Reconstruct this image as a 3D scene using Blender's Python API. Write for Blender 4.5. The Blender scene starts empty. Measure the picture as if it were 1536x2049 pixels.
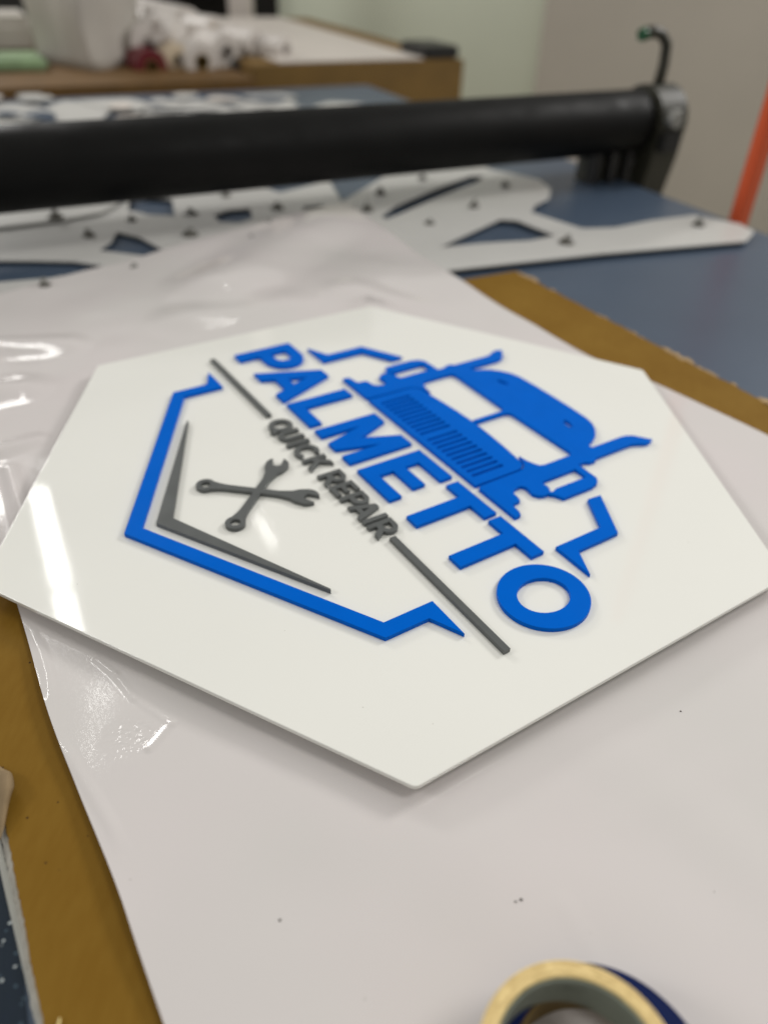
import bpy, bmesh, math, random
from mathutils import Vector, Matrix, noise
random.seed(7)
S = bpy.context.scene
COL = S.collection

# ------------------------------------------------------------------ camera pose (solved from the sign's own geometry)
U = 0.25                       # metres per logo unit (half the width of the tag line)
F, PIT, ROL, CX, CY, ANG, HH = 1540.06, 0.92252968, 0.04337146, -0.21865559, 2.25987111, -0.97004455, 1.53368208
ZT, ZP = 0.0248, 0.0210        # top of the raised lettering, top of the panel
CZ = ZT + HH * U
RM = Matrix.Rotation(PIT, 3, 'X') @ Matrix.Rotation(ROL, 3, 'Z')
def ray(px, py):
    return (RM @ Vector(((px - 768) / F, -(py - 1024.5) / F, -1))).normalized()
def at(px, py, z=0.0):
    d = ray(px, py); return Vector((0, 0, CZ)) + d * ((z - CZ) / d.z)
E2 = Vector((-0.472, 0.8816, 0)); E1 = Vector((0.8816, 0.472, 0))   # along / across the work table
TH = math.atan2(E1.y, E1.x)

# ------------------------------------------------------------------ materials
def new_mat(name):
    m = bpy.data.materials.new(name); m.use_nodes = True
    nt = m.node_tree; b = nt.nodes['Principled BSDF']; return m, nt, b
def mat(name, col, rough=0.5, spec=0.5, var=0.0, vscale=20, bump=0.0, bscale=200, metal=0.0, coat=0.0, sss=0.0):
    m, nt, b = new_mat(name); N = nt.nodes; L = nt.links
    b.inputs['Base Color'].default_value = (*col, 1); b.inputs['Roughness'].default_value = rough
    b.inputs['Specular IOR Level'].default_value = spec; b.inputs['Metallic'].default_value = metal
    b.inputs['Coat Weight'].default_value = coat; b.inputs['Coat Roughness'].default_value = 0.05
    tc = N.new('ShaderNodeTexCoord')
    if var:
        n = N.new('ShaderNodeTexNoise'); n.inputs['Scale'].default_value = vscale; n.inputs['Detail'].default_value = 5
        L.new(tc.outputs['Object'], n.inputs['Vector'])
        r = N.new('ShaderNodeMapRange'); r.inputs[1].default_value = .3; r.inputs[2].default_value = .7
        r.inputs[3].default_value = 1 - var; r.inputs[4].default_value = 1 + var
        L.new(n.outputs['Fac'], r.inputs[0])
        x = N.new('ShaderNodeVectorMath'); x.operation = 'SCALE'; x.inputs[0].default_value = col
        L.new(r.outputs[0], x.inputs['Scale']); L.new(x.outputs[0], b.inputs['Base Color'])
    if bump:
        n = N.new('ShaderNodeTexNoise'); n.inputs['Scale'].default_value = bscale; n.inputs['Detail'].default_value = 4
        L.new(tc.outputs['Object'], n.inputs['Vector'])
        bp = N.new('ShaderNodeBump'); bp.inputs['Strength'].default_value = bump; bp.inputs['Distance'].default_value = 0.001
        L.new(n.outputs['Fac'], bp.inputs['Height']); L.new(bp.outputs[0], b.inputs['Normal'])
    return m
M = {}
M['panel'] = mat('white_acrylic', (.85, .85, .795), .045, .5, var=.012, vscale=6, bump=.004, bscale=9)
M['blue'] = mat('blue_acrylic', (.0, .122, .60), .35, .03, var=.03, vscale=40, bump=.05, bscale=400)
M['grey'] = mat('grey_acrylic', (.108, .115, .113), .3, .3, var=.06, vscale=60, bump=.06, bscale=300)
M['white_sheet'] = mat('white_sheet', (.55, .545, .52), .35, .4, var=.03, vscale=8)
M['roller'] = mat('black_rubber', (.007, .007, .0065), .6, .12, var=.2, vscale=12)
M['bracket'] = mat('olive_grey_metal', (.034, .033, .022), .5, .5, var=.2, vscale=30)
M['dark'] = mat('dark_metal', (.012, .012, .012), .4)
M['green_tip'] = mat('green_plastic', (.01, .09, .03), .4)
M['stud'] = mat('stud_rubber', (.075, .07, .055), .5); M['stem'] = mat('stud_metal', (.3, .3, .28), .3, metal=.4)
M['wall_grey'] = mat('grey_wall_paint', (.48, .44, .375), .6, var=.04, vscale=2)
M['wall_pale'] = mat('pale_green_panel', (.70, .74, .60), .5, var=.03, vscale=2)
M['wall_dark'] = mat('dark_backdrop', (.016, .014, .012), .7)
M['navy'] = mat('navy_vinyl', (.008, .012, .05), .35)
M['bench'] = mat('brown_board', (.13, .065, .012), .6, var=.15, vscale=12)
M['box'] = mat('kraft_box', (.17, .095, .018), .7, var=.12, vscale=9)
M['paper'] = mat('white_paper', (.60, .55, .50), .5, var=.04, vscale=5)
M['paper_roll'] = mat('roll_vinyl', (.60, .56, .52), .4, var=.04, vscale=8)
M['cream'] = mat('cream_vinyl', (.62, .52, .38), .4)
M['maroon'] = mat('maroon_vinyl', (.12, .005, .012), .4)
M['core'] = mat('cardboard_core', (.20, .13, .035), .7)
M['bag'] = mat('white_bag', (.50, .47, .42), .6, var=.06, vscale=8)
M['green'] = mat('green_paper', (.24, .34, .19), .5, var=.3, vscale=12)
M['orange'] = mat('orange_powder_coat', (.68, .11, .035), .4)
M['floor'] = mat('floor_vinyl', (.35, .33, .27), .5, var=.05, vscale=3)
M['rule'] = mat('grey_plastic_strip', (.40, .40, .36), .35, var=.05, vscale=40)
M['liner'] = mat('white_cardboard_liner', (.42, .40, .35), .8, var=.2, vscale=150, bump=.4, bscale=600)
M['torn'] = mat('torn_kraft', (.46, .32, .16), .9, var=.25, vscale=150, bump=.5, bscale=500)
M['navy_tape'] = mat('navy_tape', (.001, .010, .075), .5, .12, var=.1, vscale=40)
M['stain'] = mat('dark_speck', (.06, .05, .04), .6)
M['curl'] = mat('yellow_plastic_sliver', (.85, .70, .30), .3)

def m_kraft():
    m, nt, b = new_mat('kraft_cardboard'); N = nt.nodes; L = nt.links
    tc = N.new('ShaderNodeTexCoord'); b.inputs['Roughness'].default_value = .75; b.inputs['Specular IOR Level'].default_value = .12
    n1 = N.new('ShaderNodeTexNoise'); n1.inputs['Scale'].default_value = 14; n1.inputs['Detail'].default_value = 6
    n2 = N.new('ShaderNodeTexNoise'); n2.inputs['Scale'].default_value = 260; n2.inputs['Detail'].default_value = 3
    mp = N.new('ShaderNodeMapping'); mp.inputs['Scale'].default_value = (1, .25, 1); mp.inputs['Rotation'].default_value = (0, 0, -TH)
    L.new(tc.outputs['Object'], n1.inputs['Vector']); L.new(tc.outputs['Object'], mp.inputs['Vector']); L.new(mp.outputs[0], n2.inputs['Vector'])
    ad = N.new('ShaderNodeMath'); ad.operation = 'ADD'; L.new(n1.outputs['Fac'], ad.inputs[0])
    ml = N.new('ShaderNodeMath'); ml.operation = 'MULTIPLY'; ml.inputs[1].default_value = .5; L.new(n2.outputs['Fac'], ml.inputs[0]); L.new(ml.outputs[0], ad.inputs[1])
    cr = N.new('ShaderNodeValToRGB'); cr.color_ramp.elements[0].position = .5; cr.color_ramp.elements[1].position = 1.0
    cr.color_ramp.elements[0].color = (.190, .098, .010, 1); cr.color_ramp.elements[1].color = (.225, .125, .017, 1)
    L.new(ad.outputs[0], cr.inputs[0])
    # sparse dark flecks
    v = N.new('ShaderNodeTexVoronoi'); v.inputs['Scale'].default_value = 70; L.new(tc.outputs['Object'], v.inputs['Vector'])
    lt = N.new('ShaderNodeMath'); lt.operation = 'LESS_THAN'; lt.inputs[1].default_value = .055; L.new(v.outputs['Distance'], lt.inputs[0])
    mx = N.new('ShaderNodeMix'); mx.data_type = 'RGBA'; mx.inputs[7].default_value = (.07, .035, .01, 1)
    L.new(lt.outputs[0], mx.inputs[0]); L.new(cr.outputs[0], mx.inputs[6]); L.new(mx.outputs[2], b.inputs['Base Color'])
    bp = N.new('ShaderNodeBump'); bp.inputs['Strength'].default_value = .15; bp.inputs['Distance'].default_value = .0006
    L.new(n2.outputs['Fac'], bp.inputs['Height']); L.new(bp.outputs[0], b.inputs['Normal']); return m
M['kraft'] = m_kraft()

def m_table():
    m, nt, b = new_mat('speckled_dark_mat'); N = nt.nodes; L = nt.links
    tc = N.new('ShaderNodeTexCoord')
    n = N.new('ShaderNodeTexNoise'); n.inputs['Scale'].default_value = 5; n.inputs['Detail'].default_value = 5
    L.new(tc.outputs['Object'], n.inputs['Vector'])
    cr = N.new('ShaderNodeValToRGB'); cr.color_ramp.elements[0].position = .3; cr.color_ramp.elements[1].position = .7
    cr.color_ramp.elements[0].color = (.004, .010, .018, 1); cr.color_ramp.elements[1].color = (.009, .018, .030, 1)
    L.new(n.outputs['Fac'], cr.inputs[0])
    def speck(scale, thr, keep, col, prev, seed):
        mp = N.new('ShaderNodeMapping'); mp.inputs['Location'].default_value = (seed, seed * 1.7, 0)
        nw = N.new('ShaderNodeTexNoise'); nw.inputs['Scale'].default_value = scale * 1.6
        va = N.new('ShaderNodeMix'); va.data_type = 'RGBA'; va.inputs[0].default_value = .0016
        L.new(tc.outputs['Object'], mp.inputs['Vector']); L.new(mp.outputs[0], nw.inputs['Vector'])
        L.new(mp.outputs[0], va.inputs[6]); L.new(nw.outputs['Color'], va.inputs[7])
        v = N.new('ShaderNodeTexVoronoi'); v.inputs['Scale'].default_value = scale; L.new(va.outputs[2], v.inputs['Vector'])
        a = N.new('ShaderNodeMath'); a.operation = 'LESS_THAN'; a.inputs[1].default_value = thr; L.new(v.outputs['Distance'], a.inputs[0])
        sp = N.new('ShaderNodeSeparateColor'); L.new(v.outputs['Color'], sp.inputs[0])
        g = N.new('ShaderNodeMath'); g.operation = 'LESS_THAN'; g.inputs[1].default_value = keep; L.new(sp.outputs[0], g.inputs[0])
        mu = N.new('ShaderNodeMath'); mu.operation = 'MULTIPLY'; L.new(a.outputs[0], mu.inputs[0]); L.new(g.outputs[0], mu.inputs[1])
        mx = N.new('ShaderNodeMix'); mx.data_type = 'RGBA'; mx.inputs[7].default_value = (*col, 1)
        L.new(mu.outputs[0], mx.inputs[0]); L.new(prev, mx.inputs[6]); return mx.outputs[2]
    o = speck(420, .42, .35, (.008, .016, .030), cr.outputs[0], 3)
    o = speck(330, .36, .22, (.045, .075, .10), o, 5)
    o = speck(300, .27, .30, (.42, .46, .46), o, 9)
    L.new(o, b.inputs['Base Color']); b.inputs['Roughness'].default_value = .42; b.inputs['Specular IOR Level'].default_value = .3
    bp = N.new('ShaderNodeBump'); bp.inputs['Strength'].default_value = .15; bp.inputs['Distance'].default_value = .0004
    nb = N.new('ShaderNodeTexNoise'); nb.inputs['Scale'].default_value = 180; L.new(tc.outputs['Object'], nb.inputs['Vector'])
    L.new(nb.outputs['Fac'], bp.inputs['Height']); L.new(bp.outputs[0], b.inputs['Normal']); return m
M['mat'] = m_table()
M['table'] = mat('slate_blue_laminate', (.060, .088, .132), .34, .5, var=.07, vscale=4, bump=.03, bscale=120)

def m_film():
    m, nt, b = new_mat('glossy_white_film'); N = nt.nodes; L = nt.links
    tc = N.new('ShaderNodeTexCoord')
    n = N.new('ShaderNodeTexNoise'); n.inputs['Scale'].default_value = 5; n.inputs['Detail'].default_value = 3
    L.new(tc.outputs['Object'], n.inputs['Vector'])
    cr = N.new('ShaderNodeValToRGB'); cr.color_ramp.elements[0].position = .35; cr.color_ramp.elements[1].position = .65
    cr.color_ramp.elements[0].color = (.66, .635, .612, 1); cr.color_ramp.elements[1].color = (.685, .64, .628, 1)
    L.new(n.outputs['Fac'], cr.inputs[0])
    # faint grey scuffs
    n2 = N.new('ShaderNodeTexNoise'); n2.inputs['Scale'].default_value = 22; n2.inputs['Detail'].default_value = 8; n2.inputs['Roughness'].default_value = .7
    L.new(tc.outputs['Object'], n2.inputs['Vector'])
    r = N.new('ShaderNodeMapRange'); r.inputs[1].default_value = .68; r.inputs[2].default_value = .80; r.inputs[4].default_value = .35
    L.new(n2.outputs['Fac'], r.inputs[0])
    mx = N.new('ShaderNodeMix'); mx.data_type = 'RGBA'; mx.inputs[7].default_value = (.33, .33, .30, 1)
    L.new(r.outputs[0], mx.inputs[0]); L.new(cr.outputs[0], mx.inputs[6]); L.new(mx.outputs[2], b.inputs['Base Color'])
    b.inputs['Roughness'].default_value = .085; b.inputs['Specular IOR Level'].default_value = .42
    nb = N.new('ShaderNodeTexNoise'); nb.inputs['Scale'].default_value = 380; nb.inputs['Detail'].default_value = 2
    L.new(tc.outputs['Object'], nb.inputs['Vector'])
    bp = N.new('ShaderNodeBump'); bp.inputs['Strength'].default_value = .16; bp.inputs['Distance'].default_value = .00025
    L.new(nb.outputs['Fac'], bp.inputs['Height']); L.new(bp.outputs[0], b.inputs['Normal']); return m
M['film'] = m_film()

def m_tapeface():
    m, nt, b = new_mat('masking_tape_side'); N = nt.nodes; L = nt.links
    tc = N.new('ShaderNodeTexCoord'); b.inputs['Roughness'].default_value = .7
    ln = N.new('ShaderNodeVectorMath'); ln.operation = 'LENGTH'
    sp = N.new('ShaderNodeMapping'); sp.inputs['Scale'].default_value = (1, 1, 0)
    L.new(tc.outputs['Object'], sp.inputs['Vector']); L.new(sp.outputs[0], ln.inputs[0])
    nn = N.new('ShaderNodeTexNoise'); nn.inputs['Scale'].default_value = 90; nn.inputs['Detail'].default_value = 6
    L.new(tc.outputs['Object'], nn.inputs['Vector'])
    cb = N.new('ShaderNodeCombineXYZ'); ml = N.new('ShaderNodeMath'); ml.operation = 'MULTIPLY'; ml.inputs[1].default_value = 60
    L.new(ln.outputs['Value'], ml.inputs[0]); L.new(ml.outputs[0], cb.inputs[0])
    m2 = N.new('ShaderNodeMath'); m2.operation = 'MULTIPLY'; m2.inputs[1].default_value = .6; L.new(nn.outputs['Fac'], m2.inputs[0]); L.new(m2.outputs[0], cb.inputs[1])
    n = N.new('ShaderNodeTexNoise'); n.inputs['Scale'].default_value = 9; n.inputs['Detail'].default_value = 7
    L.new(cb.outputs[0], n.inputs['Vector'])
    cr = N.new('ShaderNodeValToRGB'); cr.color_ramp.elements[0].position = .30; cr.color_ramp.elements[1].position = .62
    cr.color_ramp.elements[0].color = (.50, .34, .12, 1); cr.color_ramp.elements[1].color = (.88, .68, .31, 1)
    L.new(n.outputs['Fac'], cr.inputs[0]); L.new(cr.outputs[0], b.inputs['Base Color'])
    bp = N.new('ShaderNodeBump'); bp.inputs['Strength'].default_value = .5; bp.inputs['Distance'].default_value = .0004
    L.new(n.outputs['Fac'], bp.inputs['Height']); L.new(bp.outputs[0], b.inputs['Normal']); return m
M['masking'] = m_tapeface()
M['tape_core'] = mat('grey_green_core', (.21, .235, .19), .45, .5, var=.12, vscale=70, bump=.2, bscale=200)

def dust(m, scale, size, keep, col):
    nt = m.node_tree; N = nt.nodes; L = nt.links; b = N['Principled BSDF']
    src = b.inputs['Base Color'].links[0].from_socket
    tc = N.new('ShaderNodeTexCoord'); v = N.new('ShaderNodeTexVoronoi'); v.inputs['Scale'].default_value = scale; L.new(tc.outputs['Object'], v.inputs['Vector'])
    a = N.new('ShaderNodeMath'); a.operation = 'LESS_THAN'; a.inputs[1].default_value = size; L.new(v.outputs['Distance'], a.inputs[0])
    sp = N.new('ShaderNodeSeparateColor'); L.new(v.outputs['Color'], sp.inputs[0])
    g = N.new('ShaderNodeMath'); g.operation = 'LESS_THAN'; g.inputs[1].default_value = keep; L.new(sp.outputs[0], g.inputs[0])
    mu = N.new('ShaderNodeMath'); mu.operation = 'MULTIPLY'; L.new(a.outputs[0], mu.inputs[0]); L.new(g.outputs[0], mu.inputs[1])
    ml = N.new('ShaderNodeMath'); ml.operation = 'MULTIPLY'; ml.inputs[1].default_value = .6; L.new(mu.outputs[0], ml.inputs[0])
    mx = N.new('ShaderNodeMix'); mx.data_type = 'RGBA'; mx.inputs[7].default_value = (*col, 1)
    L.new(ml.outputs[0], mx.inputs[0]); L.new(src, mx.inputs[6]); L.new(mx.outputs[2], b.inputs['Base Color'])
def smudge(m, scale, lo, hi):
    nt = m.node_tree; N = nt.nodes; L = nt.links; b = N['Principled BSDF']
    tc = N.new('ShaderNodeTexCoord'); n = N.new('ShaderNodeTexNoise'); n.inputs['Scale'].default_value = scale; n.inputs['Detail'].default_value = 6; n.inputs['Roughness'].default_value = .65
    L.new(tc.outputs['Object'], n.inputs['Vector']); r = N.new('ShaderNodeMapRange'); r.inputs[1].default_value = .4; r.inputs[2].default_value = .75; r.inputs[3].default_value = lo; r.inputs[4].default_value = hi
    L.new(n.outputs['Fac'], r.inputs[0]); L.new(r.outputs[0], b.inputs['Roughness'])
dust(M['panel'], 60, .028, .30, (.45, .43, .38)); smudge(M['panel'], 9, .035, .085)
dust(M['film'], 55, .03, .25, (.30, .28, .25)); smudge(M['blue'], 25, .28, .45); smudge(M['grey'], 30, .3, .5); smudge(M['film'], 7, .07, .14)
smudge(M['roller'], 14, .45, .7)
# ------------------------------------------------------------------ object helpers
def link(o, parent=None):
    COL.objects.link(o)
    if parent is not None: o.parent = parent
    return o
def tag(o, label=None, cat=None, group=None, kind=None):
    if label: o['label'] = label
    if cat: o['category'] = cat
    if group: o['group'] = group
    if kind: o['kind'] = kind
    return o
def empty(name, loc, rz=0):
    o = bpy.data.objects.new(name, None); o.location = loc; o.rotation_euler = (0, 0, rz); o.empty_display_size = .02
    return link(o)
def from_bm(name, bm, m, parent=None, smooth=False):
    me = bpy.data.meshes.new(name); bm.normal_update(); bm.to_mesh(me); bm.free()
    ms = m if isinstance(m, (list, tuple)) else [m]
    for x in ms: me.materials.append(M[x])
    if smooth:
        for p in me.polygons: p.use_smooth = True
    return link(bpy.data.objects.new(name, me), parent)
def cut(name, loops, z0, z1, m, parent=None, bevel=.00025, res=3):
    """flat cut-out: closed outlines (metres, first outer, others holes) extruded from z0 to z1 with softened edges"""
    cu = bpy.data.curves.new(name, 'CURVE'); cu.dimensions = '2D'; cu.fill_mode = 'BOTH'
    cu.extrude = (z1 - z0) / 2 - bevel; cu.bevel_depth = bevel; cu.bevel_resolution = res; cu.offset = -bevel
    for lp in loops:
        sp = cu.splines.new('POLY'); sp.points.add(len(lp) - 1); sp.use_cyclic_u = True
        for i, p in enumerate(lp): sp.points[i].co = (p[0], p[1], 0, 1)
    t = bpy.data.objects.new('tmp', cu); COL.objects.link(t)
    bpy.context.view_layer.update()
    me = bpy.data.meshes.new_from_object(t.evaluated_get(bpy.context.evaluated_depsgraph_get()))
    bpy.data.objects.remove(t); bpy.data.curves.remove(cu)
    me.name = name; me.transform(Matrix.Translation((0, 0, (z0 + z1) / 2)))
    me.materials.clear(); me.materials.append(M[m])
    for p in me.polygons: p.use_smooth = abs(p.normal.z) < .98 and False
    return link(bpy.data.objects.new(name, me), parent)
def add_box(bm, lo, hi, mi=0, rot=None, bev=0):
    vs = [bm.verts.new((x, y, z)) for x in (lo[0], hi[0]) for y in (lo[1], hi[1]) for z in (lo[2], hi[2])]
    fs = [(0, 1, 3, 2), (4, 6, 7, 5), (0, 4, 5, 1), (2, 3, 7, 6), (0, 2, 6, 4), (1, 5, 7, 3)]
    F_ = [bm.faces.new([vs[i] for i in f]) for f in fs]
    for f in F_: f.material_index = mi
    if bev: bmesh.ops.bevel(bm, geom=list({e for f in F_ for e in f.edges}), offset=bev, segments=2, affect='EDGES')
    return vs
def box_obj(name, lo, hi, m, parent=None, bev=.002):
    bm = bmesh.new(); add_box(bm, lo, hi, bev=bev); return from_bm(name, bm, m, parent)
def tube(name, pts, rads, m, parent=None, seg=20):
    """smooth tube through points, closed ends"""
    bm = bmesh.new(); rings = []
    up0 = None
    for i, p in enumerate(pts):
        t = (Vector(pts[min(i + 1, len(pts) - 1)]) - Vector(pts[max(i - 1, 0)])).normalized()
        a = t.orthogonal().normalized() if up0 is None else (up0 - t * up0.dot(t)).normalized()
        up0 = a; b_ = t.cross(a); r = rads[i] if isinstance(rads, (list, tuple)) else rads
        rings.append([bm.verts.new(Vector(p) + r * (math.cos(k * 2 * math.pi / seg) * a + math.sin(k * 2 * math.pi / seg) * b_)) for k in range(seg)])
    for r0, r1 in zip(rings, rings[1:]):
        for k in range(seg): bm.faces.new((r0[k], r0[(k + 1) % seg], r1[(k + 1) % seg], r1[k])).smooth = True
    bm.faces.new(rings[0][::-1]); bm.faces.new(rings[-1])
    return from_bm(name, bm, m, parent)
def lathe(name, prof, m, parent=None, seg=96, mats=None, closed=True):
    """closed profile [(r,z)...] spun round z; mats = material index per profile edge"""
    bm = bmesh.new(); n = len(prof)
    R = [[bm.verts.new((r * math.cos(2 * math.pi * k / seg), r * math.sin(2 * math.pi * k / seg), z)) for r, z in prof] for k in range(seg)]
    for k in range(seg):
        A, B = R[k], R[(k + 1) % seg]
        for i in range(n if closed else n - 1):
            f = bm.faces.new((A[i], B[i], B[(i + 1) % n], A[(i + 1) % n])); f.smooth = False
            if mats: f.material_index = mats[i]
    return from_bm(name, bm, m, parent)
def arc(cx, cy, rx, ry, a0, a1, n=10):
    return [(cx + rx * math.cos(math.radians(a0 + (a1 - a0) * i / n)), cy + ry * math.sin(math.radians(a0 + (a1 - a0) * i / n))) for i in range(n + 1)]
def rnd(pts, r, n=5):
    """round every corner of a polygon"""
    out = []; N_ = len(pts)
    for i in range(N_):
        p = Vector(pts[i]).to_2d(); a = Vector(pts[i - 1]).to_2d(); b = Vector(pts[(i + 1) % N_]).to_2d()
        d1 = min(r, (a - p).length * .45); d2 = min(r, (b - p).length * .45)
        s = p + (a - p).normalized() * d1; e = p + (b - p).normalized() * d2
        for k in range(n + 1):
            t = k / n; q = s * (1 - t) ** 2 + p * 2 * t * (1 - t) + e * t * t; out.append((q.x, q.y))
    return out
def sc(loop): return [(x * U, y * U) for x, y in loop]
def mir(loop): return [(-x, y) for x, y in reversed(loop)]

# ================================================================== THE SIGN
org = Vector((CX * U, CY * U, 0))
sign = empty('hexagonal_sign', org, ANG)
tag(sign, 'white hexagonal sign with raised blue and grey PALMETTO QUICK REPAIR truck logo', 'sign')
hexR = 1.392; hc = .255
hexp = [(hexR * math.cos(math.radians(30 + 60 * k)), hc + hexR * math.sin(math.radians(30 + 60 * k))) for k in range(6)]
cut('hexagon_panel', [sc(rnd(hexp, .014))], ZP - .0033, ZP, 'panel', sign, bevel=.0005)
ZB = ZP + .00003
def blue(name, loops, m='blue'): return cut(name, [sc(l) for l in loops], ZB, ZT, m, sign, bevel=.0002)
def word(o, t): o['label'] = t; return o
# ---- big letters, cap height .099 - .369
b0, b1 = .099, .369
P_ = [(-.988, b0), (-.922, b0), (-.922, .190), (-.868, .190)] + arc(-.868, .2795, .097, .0895, -90, 90, 18) + [(-.988, b1)]
Pi = [(-.922, .245), (-.922, .317), (-.880, .317)] + arc(-.874, .281, .038, .036, 85, -85, 12) + [(-.880, .245)]
word(blue('raised_letter', [P_, Pi]), 'blue letter P')
A_ = [(-.786, b0), (-.716, b0), (-.694, .154), (-.600, .154), (-.577, b0), (-.507, b0), (-.617, b1), (-.680, b1)]
Ai = [(-.674, .205), (-.6475, .285), (-.621, .205)]
word(blue('raised_letter', [A_, Ai]), 'blue letter A')
word(blue('raised_letter', [[(-.481, b0), (-.286, b0), (-.286, .151), (-.418, .151), (-.418, b1), (-.481, b1)]]), 'blue letter L')
mx0, mx1 = -.249, .013; mc = (mx0 + mx1) / 2
word(blue('raised_letter', [[(mx0, b0), (-.193, b0), (-.193, .268), (mc - .026, b0), (mc + .026, b0), (-.043, .268), (-.043, b0), (mx1, b0), (mx1, b1), (-.060, b1), (mc, .225), (-.176, b1), (mx0, b1)]]), 'blue letter M')
word(blue('raised_letter', [[(.062, b0), (.272, b0), (.272, .149), (.130, .149), (.130, .208), (.254, .208), (.254, .259), (.130, .259), (.130, .318), (.264, .318), (.264, b1), (.062, b1)]]), 'blue letter E')
for k, lb in ((0, 'first blue letter T'), (1, 'second blue letter T')):
    s = .2321 * k
    word(blue('raised_letter', [[(.373 + s, b0), (.433 + s, b0), (.433 + s, .318), (.509 + s, .318), (.509 + s, b1), (.297 + s, b1), (.297 + s, .318), (.373 + s, .318)]]), lb)
word(blue('raised_letter', [arc(.889, .233, .135, .138, 0, 354, 60), arc(.889, .233, .070, .083, 0, 350, 40)]), 'blue letter O')
# ---- truck front
hoodR = [(.350, .406), (.350, .598)] + [(.346, .618), (.336, .634), (.318, .643), (.285, .649), (.190, .660), (.10, .667)]
hood = [(x, y) for x, y in hoodR] + [(0, .671)] + mir(hoodR)
slots = []
for k in range(10):
    for s in (-1, 1):
        c = s * (.0245 + .0303 * k); slots.append(rnd([(c - .0073, .431), (c + .0073, .431), (c + .0073, .574), (c - .0073, .574)], .006, 3))
blue('truck_hood', [hood] + slots)
circ = arc(.479, .584, .037, .0375, -88, 16, 12)
half = ([(.0105, .678), (.0105, .822)] + arc(.034, .824, .022, .022, 180, 92, 5) + [(.34, .851)] + arc(.352, .831, .02, .02, 80, 0, 5) + [(.372, .706), (.366, .690), (.350, .680), (.318, .669), (.281, .665),
        (.300, .659), (.322, .650), (.340, .638), (.352, .622), (.358, .600), (.361, .418), (.369, .407), (.561, .407), (.559, .432), (.541, .440), (.506, .443), (.500, .450), (.497, .483), (.480, .489), (.452, .492),
        (.438, .507), (.431, .530), (.434, .545), (.446, .553), (.463, .552)] + circ[1:] + [(.520, .598), (.535, .612), (.562, .624), (.563, .766), (.557, .773), (.557, .788), (.550, .797), (.530, .814), (.4335, .817),
        (.434, .850), (.446, .868), (.446, .893), (.434, .908), (.433, 1.094), (.440, 1.115), (.459, 1.150), (.459, 1.170), (.450, 1.195), (.392, 1.150), (.379, 1.125), (.375, 1.10), (.374, .948), (.362, .945), (.350, .954),
        (.340, .985), (.318, 1.022), (.285, 1.054), (.245, 1.078), (.200, 1.089), (.10, 1.093)])
frame = half + [(0, 1.094)] + mir(half)
mh = [(.449, .630), (.450, .786), (.507, .785), (.505, .640), (.515, .616)] + arc(.479, .584, .037, .039, 40, 110, 8)
def ell(cx, cy, rx, ry, rot, n=16):
    c, s = math.cos(rot), math.sin(rot)
    return [(cx + rx * math.cos(t) * c - ry * math.sin(t) * s, cy + rx * math.cos(t) * s + ry * math.sin(t) * c) for t in [2 * math.pi * i / n for i in range(n)]]
ho = ell(.199, .990, .030, .0115, -.25)
blue('truck_cab', [frame, mh, mir(mh), ho, mir(ho)])
# ---- shield outline and corner brackets
bR = [(0, -.714), (.794, -.2556), (.794, -.110), (.893, -.0615), (.742, -.0615), (.742, -.2284)]
blue('shield_outline', [bR + [(0, -.6568)] + mir(bR[1:])])
tR = [(.743, .417), (.894, .417), (.794, .466), (.794, .643), (.6135, .7475), (.6085, .691), (.743, .6155)]
word(blue('corner_bracket', [tR]), 'blue bracket beside the letter O'); word(blue('corner_bracket', [mir(tR)]), 'blue bracket beside the letter P')
# ---- grey pieces
def grey(name, loops): return cut(name, [sc(l) for l in loops], ZB, ZT, 'grey', sign, bevel=.0002)
grey('chevron', [[(0, -.611), (.556, -.290), (.548, -.287), (.0, -.556), (-.548, -.287), (-.556, -.290)]])
for s in (-1, 1): grey('tag_line_bar', [[(s * .439, -.0105), (s * 1.0, -.0105), (s * 1.0, .0115), (s * .439, .0115)]])
def wrench(s):
    """combination spanner centred line from ring to jaw, s=+1: ring left, jaw right"""
    a = Vector((-.122, -.394)); b = Vector((.112, -.128)); d = (b - a).normalized(); n = Vector((-d.y, d.x)); L_ = (b - a).length
    T = lambda x, y: ((a + d * x + n * y).x * s, (a + d * x + n * y).y)
    pts = [T(.033 * math.cos(math.radians(t)), .033 * math.sin(math.radians(t))) for t in range(45, 316, 15)]
    low = [T(.045, -.0175), T(.075, -.0135), T(L_ - .10, -.0135), T(L_ - .055, -.022), T(L_ - .035, -.034)]
    hw = .0420; jc = L_
    def J(ang, r=hw): return T(jc + r * math.cos(math.radians(ang)), r * math.sin(math.radians(ang)))
    o = 15 * (-1)    # the jaw is turned fifteen degrees off the shaft
    jaw = [J(t) for t in range(-115, int(o - 27), 10)] + [J(o - 27)]
    def O(x, y):
        c_, s_ = math.cos(math.radians(o)), math.sin(math.radians(o)); return T(jc + x * c_ - y * s_, x * s_ + y * c_)
    slot = [O(.012, -.0165), O(-.004, -.0145), O(-.010, 0), O(-.004, .0145), O(.012, .0165)]
    jaw2 = [J(o + 27)] + [J(t) for t in range(int(o + 37), 116, 10)]
    up = [T(L_ - .035, .034), T(L_ - .055, .022), T(L_ - .10, .0135), T(.075, .0135), T(.045, .0175)]
    hole = [T(.017 * math.cos(math.radians(t)), .017 * math.sin(math.radians(t))) for t in range(0, 360, 20)]
    return pts + low + jaw + slot + jaw2 + up, hole
w1, h1 = wrench(1); w2, h2 = wrench(-1)
word(cut('wrench', [sc(w1), sc(h1)], ZB, ZT, 'grey', sign, bevel=.0002), 'grey wrench with its jaw towards the letter R')
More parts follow.
